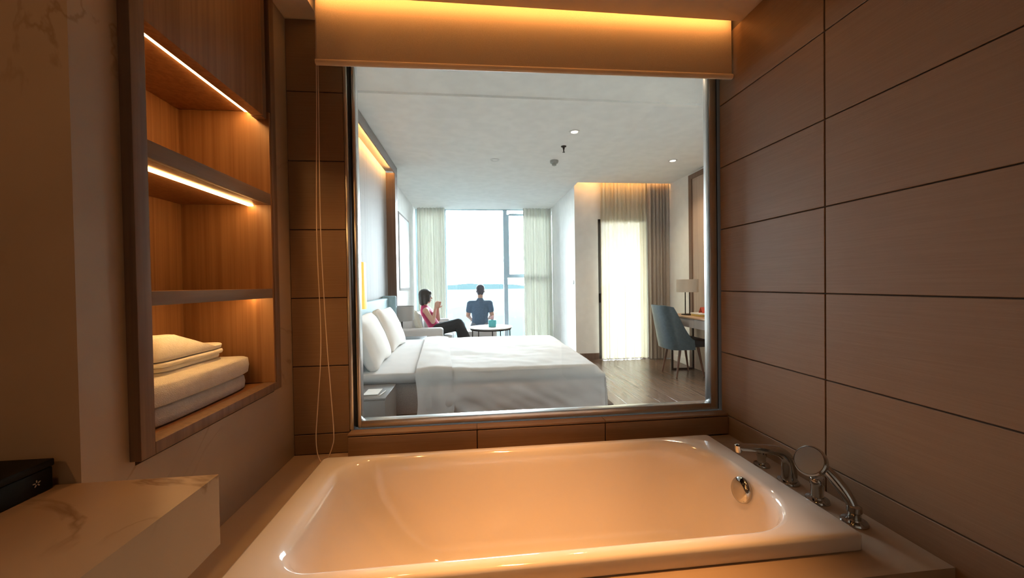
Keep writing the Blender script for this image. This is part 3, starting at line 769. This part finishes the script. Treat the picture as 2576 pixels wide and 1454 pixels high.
# ------------------------------------------------------------------ people
def cap(bm, p0, p1, r0, r1, n=14, flat=None):
    """tapered capsule; flat = (axis vector, ratio) squashes the section along an axis"""
    p0, p1 = Vector(p0), Vector(p1); d = p1 - p0; Ln = d.length; t = d.normalized()
    a = Vector((0, 0, 1)) if abs(t.z) < .9 else Vector((1, 0, 0))
    if flat: a = Vector(flat[0])
    e1 = (a - t * a.dot(t)).normalized(); e2 = t.cross(e1); k1 = flat[1] if flat else 1
    prof = [(-r0 * math.cos(q * PI / 8), r0 * math.sin(q * PI / 8)) for q in range(1, 4)] + [(0, r0)] + [(Ln * s / 4, r0 + (r1 - r0) * s / 4) for s in (1, 2, 3)] + [(Ln, r1)] + [(Ln + r1 * math.cos(q * PI / 8), r1 * math.sin(q * PI / 8)) for q in (3, 2, 1)]
    A = bm.verts.new(p0 - t * r0); B = bm.verts.new(p1 + t * r1); rings = []
    for h, r in prof:
        rings.append([bm.verts.new(p0 + t * h + e1 * (r * k1 * math.cos(2 * PI * k / n)) + e2 * (r * math.sin(2 * PI * k / n))) for k in range(n)])
    for x, y in zip(rings, rings[1:]):
        for k in range(n): bm.faces.new((x[k], x[(k + 1) % n], y[(k + 1) % n], y[k]))
    for k in range(n):
        bm.faces.new((A, rings[0][(k + 1) % n], rings[0][k])); bm.faces.new((B, rings[-1][k], rings[-1][(k + 1) % n]))
def remeshed(name, bm, m, parent, voxel, smooth_it=4):
    bmesh.ops.recalc_face_normals(bm, faces=bm.faces)
    me = bpy.data.meshes.new(name); bm.to_mesh(me); bm.free()
    tmp = bpy.data.objects.new(name + '_tmp', me); COL.objects.link(tmp)
    r = tmp.modifiers.new('r', 'REMESH'); r.mode = 'VOXEL'; r.voxel_size = voxel
    s_ = tmp.modifiers.new('s', 'SMOOTH'); s_.factor = .5; s_.iterations = smooth_it
    dg = bpy.context.evaluated_depsgraph_get(); dg.update()
    me2 = bpy.data.meshes.new_from_object(tmp.evaluated_get(dg)); bpy.data.objects.remove(tmp); bpy.data.meshes.remove(me)
    me2.name = name; me2.materials.clear(); me2.materials.append(m)
    for p in me2.polygons: p.use_smooth = True
    xs = [v.co.copy() for v in me2.vertices]; c = sum(xs, Vector()) / len(xs)
    return link(name, me2, parent, c)
def hand(bm, wrist, direc, palm_n, thumb_side, curl=.5, L=.17):
    d = Vector(direc).normalized(); nrm = Vector(palm_n); nrm = (nrm - d * nrm.dot(d)).normalized(); s_ = d.cross(nrm) * thumb_side
    w = Vector(wrist)
    for k in (-1, -.33, .33, 1):
        cap(bm, w + d * .01 + s_ * k * .014, w + d * .085 + s_ * k * .028, .013, .011, 8)
    for k, ln in zip((1, .33, -.33, -1), (.070, .078, .073, .056)):
        b = w + d * .085 + s_ * k * .028
        d1 = (d + nrm * curl * .6).normalized(); d2 = (d + nrm * curl * 1.6).normalized()
        m_ = b + d1 * ln * .5; cap(bm, b, m_, .0085, .008, 8); cap(bm, m_, m_ + d2 * ln * .5, .008, .0065, 8)
    b = w + d * .03 + s_ * .026; m_ = b + (d * .6 + s_ * .75 + nrm * .3).normalized() * .04
    cap(bm, b, m_, .011, .009, 8); cap(bm, m_, m_ + (d + nrm * .5 + s_ * .15).normalized() * .032, .009, .007, 8)
def head(bm, c, fwd, up, sc_=1.0):
    """head with face; c = head centre"""
    c = Vector(c); f = Vector(fwd).normalized(); u = Vector(up); u = (u - f * u.dot(f)).normalized(); r = f.cross(u)
    Rm = Matrix((f, r, u)).transposed()
    P = lambda a, b, z: c + Rm @ (Vector((a, b, z)) * sc_)
    bsoft(bm, P(-.012, 0, .025), (.190 * sc_, .150 * sc_, .185 * sc_), e=.95, nu=24, nv=16, rot=Rm)
    cap(bm, P(.03, 0, -.02), P(.045, 0, -.075), .058 * sc_, .034 * sc_, 16)
    cap(bm, P(.080, 0, .012), P(.100, 0, -.022), .010 * sc_, .015 * sc_, 10)
    cap(bm, P(.083, -.018, -.056), P(.083, .018, -.056), .010 * sc_, .010 * sc_, 8)
    cap(bm, P(.078, -.03, .03), P(.078, .03, .03), .012 * sc_, .012 * sc_, 8)
    for s_ in (-1, 1):
        bsoft(bm, P(-.005, s_ * .076, -.002), (.045 * sc_, .018 * sc_, .062 * sc_), e=1, nu=12, nv=8, rot=Rm)
    return P, Rm

# --- woman on the sofa, facing right
wm = thing('person', (-.62, 6.62, .47), 'seated woman with black bob, magenta sleeveless top and black trousers on the sofa', 'person')
Y0 = 6.60
pel = Vector((-.66, Y0, .575)); chest = Vector((-.815, Y0 + .01, .86)); neck = Vector((-.855, Y0 + .01, .985)); hcn = Vector((-.825, Y0 + .02, 1.145))
shN, shF = Vector((-.815, Y0 - .165, .915)), Vector((-.805, Y0 + .185, .915))
elN, elF = Vector((-.690, Y0 - .20, .725)), Vector((-.64, Y0 + .19, .73))
wrN, wrF = Vector((-.660, Y0 - .06, .940)), Vector((-.635, Y0 + .09, .93))
kN, kF = Vector((-.27, Y0 - .08, .675)), Vector((-.25, Y0 + .12, .62))
aN, aF = Vector((-.10, Y0 - .03, .30)), Vector((-.16, Y0 + .14, .13))
FY = (Vector((1, 0, .45)), .68)
bm = bmesh.new()
cap(bm, pel, pel.lerp(chest, .55), .150, .125, 18, FY); cap(bm, pel.lerp(chest, .5), chest, .125, .135, 18, FY)
cap(bm, shN, shF, .052, .052); cap(bm, chest, neck, .09, .05, 14); cap(bm, neck - Vector((0, 0, .03)), hcn + Vector((-.01, 0, -.04)), .048, .046)
P, Rm = head(bm, hcn, (1, .22, -.05), (0, 0, 1))
for sh, el, wr in ((shN, elN, wrN), (shF, elF, wrF)):
    cap(bm, sh, el, .047, .038); cap(bm, el, wr, .038, .025)
hand(bm, wrN, (.25, .18, .95), (.2, .95, .1), -1, .7); hand(bm, wrF, (.25, -.15, .95), (.2, -.95, .1), 1, .7)
for k, a, s_ in ((kN, aN, -1), (kF, aF, 1)):
    cap(bm, pel + Vector((.02, s_ * .085, -.01)), k, .086, .062); cap(bm, k, a, .060, .040); cap(bm, a, a + Vector((.13, 0, -.045)), .036, .026)
body = remeshed('body', bm, M['skin'], wm, .0075, 3)
bm = bmesh.new()
cap(bm, pel + Vector((0, 0, -.01)), pel.lerp(chest, .55), .160, .138, 18, FY); cap(bm, pel.lerp(chest, .5), chest, .138, .148, 18, FY)
cap(bm, chest + Vector((.0, -.10, .035)), chest + Vector((0, .10, .035)), .068, .068); cap(bm, chest, neck - Vector((0, 0, .025)), .098, .066, 14)
cap(bm, chest + Vector((.075, -.065, -.03)), chest + Vector((.075, .065, -.03)), .062, .062)
remeshed('sleeveless_top', bm, M['magenta'], wm, .010, 4)
bm = bmesh.new()
cap(bm, pel + Vector((-.02, 0, -.045)), pel + Vector((.06, 0, -.02)), .145, .135, 18, (Vector((0, 0, 1)), .78))
for k, a, s_ in ((kN, aN, -1), (kF, aF, 1)):
    cap(bm, pel + Vector((.02, s_ * .085, -.005)), k, .112, .090); cap(bm, k, a.lerp(k, .08), .092, .085)
remeshed('trousers', bm, M['trousers'], wm, .011, 4)
bm = bmesh.new()
bsoft(bm, P(-.022, 0, .040), (.225, .192, .200), e=.9, nu=26, nv=18, rot=Rm)
for s_ in (-1, 1):
    cap(bm, P(-.02, s_ * .070, .01), P(-.012, s_ * .082, -.095), .045, .036, 12); cap(bm, P(.035, s_ * .073, .03), P(.045, s_ * .080, -.07), .026, .016, 10)
cap(bm, P(-.075, -.045, .0), P(-.070, -.045, -.11), .055, .042, 12); cap(bm, P(-.075, .045, .0), P(-.070, .045, -.11), .055, .042, 12)
cap(bm, P(.062, -.045, .075), P(.062, .045, .075), .030, .030, 10)
remeshed('hair', bm, M['hair'], wm, .010, 4)
for s_ in (-1, 1): soft('eye', P(.083, s_ * .031, .010), (.012, .024, .012), M['eye'], wm, e=1, nu=10, nv=8, rot=Rm)
bm = bmesh.new(); cap(bm, P(.090, -.016, -.055), P(.090, .016, -.055), .005, .005, 8); fin('lips', bm, M['lip'], wm)
for a in (aN, aF):
    bm = bmesh.new(); cap(bm, a + Vector((-.02, 0, -.03)), a + Vector((.14, 0, -.055)), .044, .034, 12)
    fin('shoe', bm, M['trousers'], wm)

# --- man sitting with his back to us
mn = thing('person', (.13, 7.55, .43), 'man in blue grey t-shirt sitting with his back turned at the window', 'person')
mp_, mch, mnk, mh = Vector((.125, 7.56, .53)), Vector((.13, 7.60, .86)), Vector((.135, 7.60, 1.06)), Vector((.145, 7.625, 1.215))
sL, sR = Vector((-.065, 7.60, .955)), Vector((.325, 7.60, .955))
eL, eR = Vector((-.115, 7.63, .72)), Vector((.375, 7.63, .72))
hL, hR = Vector((-.03, 7.84, .60)), Vector((.29, 7.84, .60))
FM = (Vector((0, 1, 0)), .62)
bm = bmesh.new()
cap(bm, mp_, mp_.lerp(mch, .5), .160, .150, 18, FM); cap(bm, mp_.lerp(mch, .45), mch, .150, .172, 18, FM)
cap(bm, sL, sR, .062, .062); cap(bm, mch + Vector((0, 0, .06)), mnk, .10, .056, 14); cap(bm, mnk - Vector((0, 0, .03)), mh + Vector((0, -.01, -.04)), .056, .054)
PM, RMm = head(bm, mh, (.05, 1, -.04), (0, 0, 1), 1.06)
for sh, el, wr, tz in ((sL, eL, hL, 1), (sR, eR, hR, -1)):
    cap(bm, sh, el, .056, .045); cap(bm, el, wr, .045, .029)
hand(bm, hL, (.25, .9, -.15), (.05, 0, -1), 1, .3); hand(bm, hR, (-.25, .9, -.15), (-.05, 0, -1), -1, .3)
for s_ in (-1, 1):
    h0 = mp_ + Vector((s_ * .095, 0, -.02)); k_ = Vector((.13 + s_ * .14, 7.985, .51)); a_ = Vector((.13 + s_ * .14, 8.0, .10))
    cap(bm, h0, k_, .088, .064); cap(bm, k_, a_, .060, .042); cap(bm, a_ + Vector((0, -.02, -.04)), a_ + Vector((0, .13, -.06)), .036, .030)
remeshed('body', bm, M['skin'], mn, .0075, 3)
bm = bmesh.new()
cap(bm, mp_ + Vector((0, 0, .01)), mp_.lerp(mch, .5), .172, .163, 18, FM); cap(bm, mp_.lerp(mch, .45), mch, .163, .186, 18, FM)
cap(bm, sL, sR, .072, .072); cap(bm, mch + Vector((0, 0, .06)), mnk - Vector((0, 0, .035)), .11, .074, 14)
for sh, el in ((sL, eL), (sR, eR)): cap(bm, sh, sh.lerp(el, .55), .069, .066)
remeshed('t_shirt', bm, M['tshirt'], mn, .010, 4)
bm = bmesh.new(); cap(bm, mp_ + Vector((0, 0, -.05)), mp_ + Vector((0, .03, -.02)), .150, .150, 18, (Vector((0, 0, 1)), .62))
for s_ in (-1, 1):
    h0 = mp_ + Vector((s_ * .095, 0, -.02)); k_ = Vector((.13 + s_ * .14, 7.985, .51)); cap(bm, h0, k_.lerp(h0, .05), .102, .080)
remeshed('shorts', bm, M['denim'], mn, .011, 4)
bm = bmesh.new(); bsoft(bm, PM(-.026, 0, .045), (.205, .176, .185), e=.95, nu=26, nv=18, rot=RMm); cap(bm, PM(-.075, -.03, .0), PM(-.070, -.03, -.045), .048, .034, 12); cap(bm, PM(-.075, .03, .0), PM(-.070, .03, -.045), .048, .034, 12)
remeshed('hair', bm, M['hair2'], mn, .010, 4)
for s_ in (-1, 1): soft('eye', PM(.083, s_ * .031, .010), (.012, .024, .012), M['eye'], mn, e=1, nu=10, nv=8, rot=RMm)
ot = thing('ottoman', (.13, 7.55, 0), 'low white ottoman under the sitting man', 'ottoman')
soft('seat_pad', (.13, 7.56, .36), (.66, .50, .14), M['sofa'], ot, e=.22, nu=36)
box('ottoman_base', -.17, .43, 7.34, 7.78, .06, .29, M['sofa'], ot, .02)
for x in (-.13, .39):
    for y in (7.38, 7.74): lathe('leg', (x, y, .001), [(.014, 0), (.018, .06)], M['darkmetal'], ot, 10)

# coffee table and what stands on it
ct = thing('coffee_table', (.30, 6.62, 0), 'round white coffee table on thin dark legs before the window', 'table')
lathe('tabletop', (.30, 6.62, .572), [(.372, 0), (.385, .006), (.385, .018), (.380, .022), (.001, .022)], M['tablewhite'], ct, 48)
lathe('rim', (.30, 6.62, .547), [(.355, 0), (.365, .0), (.365, .0245), (.355, .0245)], M['darkmetal'], ct, 40, closed=False)
for k in range(5):
    a = 2 * PI * k / 5 + .98
    x, y = .30 + .345 * math.cos(a), 6.62 + .345 * math.sin(a)
    tube('leg', [(x, y, .571), (x + .01 * math.cos(a), y + .01 * math.sin(a), .001)], .010, M['darkmetal'], ct, 10)
tl = thing('tissue_box', (.34, 6.62, .595), 'small teal box with pink tissue on the white coffee table', 'box')
box('carton', .262, .395, 6.555, 6.685, .595, .715, M['teal'], tl, .004)
bm = bmesh.new(); bsoft(bm, (.325, 6.62, .748), (.075, .03, .075), e=.9, nu=14, nv=10, amp=.02, seed=4, nsc=25); fin('tissue', bm, M['pink'], tl)

# ------------------------------------------------------------------ desk, chair, lamp
ZK = .86; XK = 2.955
de = thing('desk', (3.2, 4.8, 0), 'narrow oak topped desk with grey drawer front along the right wall', 'desk')
box('desktop', XK, BX1 - .046, 4.1, 5.40, ZK - .022, ZK, M['desktop'], de, .003)
box('drawer', XK + .02, BX1 - .05, 4.12, 4.745, ZK - .150, ZK - .0225, M['deskfront'], de, .003)
box('drawer', XK + .02, BX1 - .05, 4.75, 5.38, ZK - .150, ZK - .0225, M['deskfront'], de, .003)
for y in (4.13, 5.35):
    boxes('leg_frame', [(XK + .04, XK + .065, y, y + .025, .001, ZK - .1505), (BX1 - .09, BX1 - .065, y, y + .025, .001, ZK - .1505), (XK + .066, BX1 - .091, y, y + .025, .001, .026)], M['darkmetal'], de)
la = thing('desk_lamp', (3.12, 5.13, ZK), 'desk lamp with cream drum shade on slim dark stem', 'lamp')
lathe('lamp_base', (3.12, 5.13, ZK + .0005), [(.085, 0), (.085, .008), (.08, .012), (.012, .014)], M['darkmetal'], la, 30)
for dx in (-.033, .033):
    tube('lamp_stem', [(3.12 + dx, 5.13, ZK + .012), (3.12 + dx, 5.13, ZK + .44)], .008, M['darkmetal'], la, 10)
lathe('lamp_shade', (3.12, 5.13, 1.195), [(.147, 0), (.147, .185), (.143, .185), (.143, 0), (.147, 0)], M['shade'], la, 40, closed=False)
tr = thing('desk_box', (3.2, 4.85, ZK), 'flat mustard box on the desk beside the lamp', 'box')
box('box_base', 3.09, 3.34, 4.78, 5.0, ZK + .0005, ZK + .028, M['yellow'], tr, .003)
box('box_cover', 3.085, 3.345, 4.775, 5.005, ZK + .0285, ZK + .045, M['paper'], tr, .002)
ca = thing('red_card', (3.22, 4.88, ZK + .046), 'red and orange folded card standing on the mustard desk box', 'card')
bm = bmesh.new()
for s_ in (-1, 1):
    v = [(3.16, 4.88 + s_ * .004, ZK + .125), (3.28, 4.88 + s_ * .004, ZK + .125), (3.28, 4.88 + s_ * .045, ZK + .0462), (3.16, 4.88 + s_ * .045, ZK + .0462)]
    vv = [bm.verts.new(p) for p in v] + [bm.verts.new(Vector(p) + Vector((0, -s_ * .003, -.001))) for p in v]
    for f in ((0, 1, 2, 3), (7, 6, 5, 4), (0, 4, 5, 1), (1, 5, 6, 2), (2, 6, 7, 3), (3, 7, 4, 0)): bm.faces.new([vv[i] for i in f])
fin('card_leaf', bm, M['red'], ca, smooth=False)

ch = thing('desk_chair', (3.02, 5.10, 0), 'blue grey upholstered dining chair with walnut legs at the desk', 'chair')
CX, CY = 3.02, 5.10
soft('seat', (CX + .02, CY, .475), (.50, .47, .11), M['chairdark'], ch, e=.25, nu=36)
def back_fn(u, v):
    a = (u * 2 - 1)                       # -1 near side ... 1 far side
    # plan outline: a U open to +X
    b = abs(a); lean_k = 1
    if b < .6:
        ph = a / .6 * PI / 2
        px_ = CX - .14 - .12 * math.cos(ph) ** .7; py_ = CY + .235 * math.copysign(abs(math.sin(ph)) ** .8, ph)
        htop = 1.02 - .03 * (b / .6) ** 4
    else:
        k = (b - .6) / .4
        px_ = CX - .14 + .17 * k; py_ = CY + math.copysign(.235 + .012 * k, a)
        htop = .535 + (.99 - .535) * (1 - k) ** 1.8; lean_k = 1 - .4 * k
    z = .40 + (htop - .40) * v
    taper = 1 - .10 * max(0, (z - .55)) / .45
    return Vector((px_ - (z - .40) * .20 * lean_k, CY + (py_ - CY) * taper, z))
grid('backrest', back_fn, 44, 12, M['chairblue'], ch, -.035)
for sx_, sy_ in ((-1, -1), (-1, 1), (1, -1), (1, 1)):
    tube('leg', [(CX + sx_ * .13, CY + sy_ * .165, .43), (CX + sx_ * .205, CY + sy_ * .195, .001)], [.020, .011], M['walnut'], ch, 12)
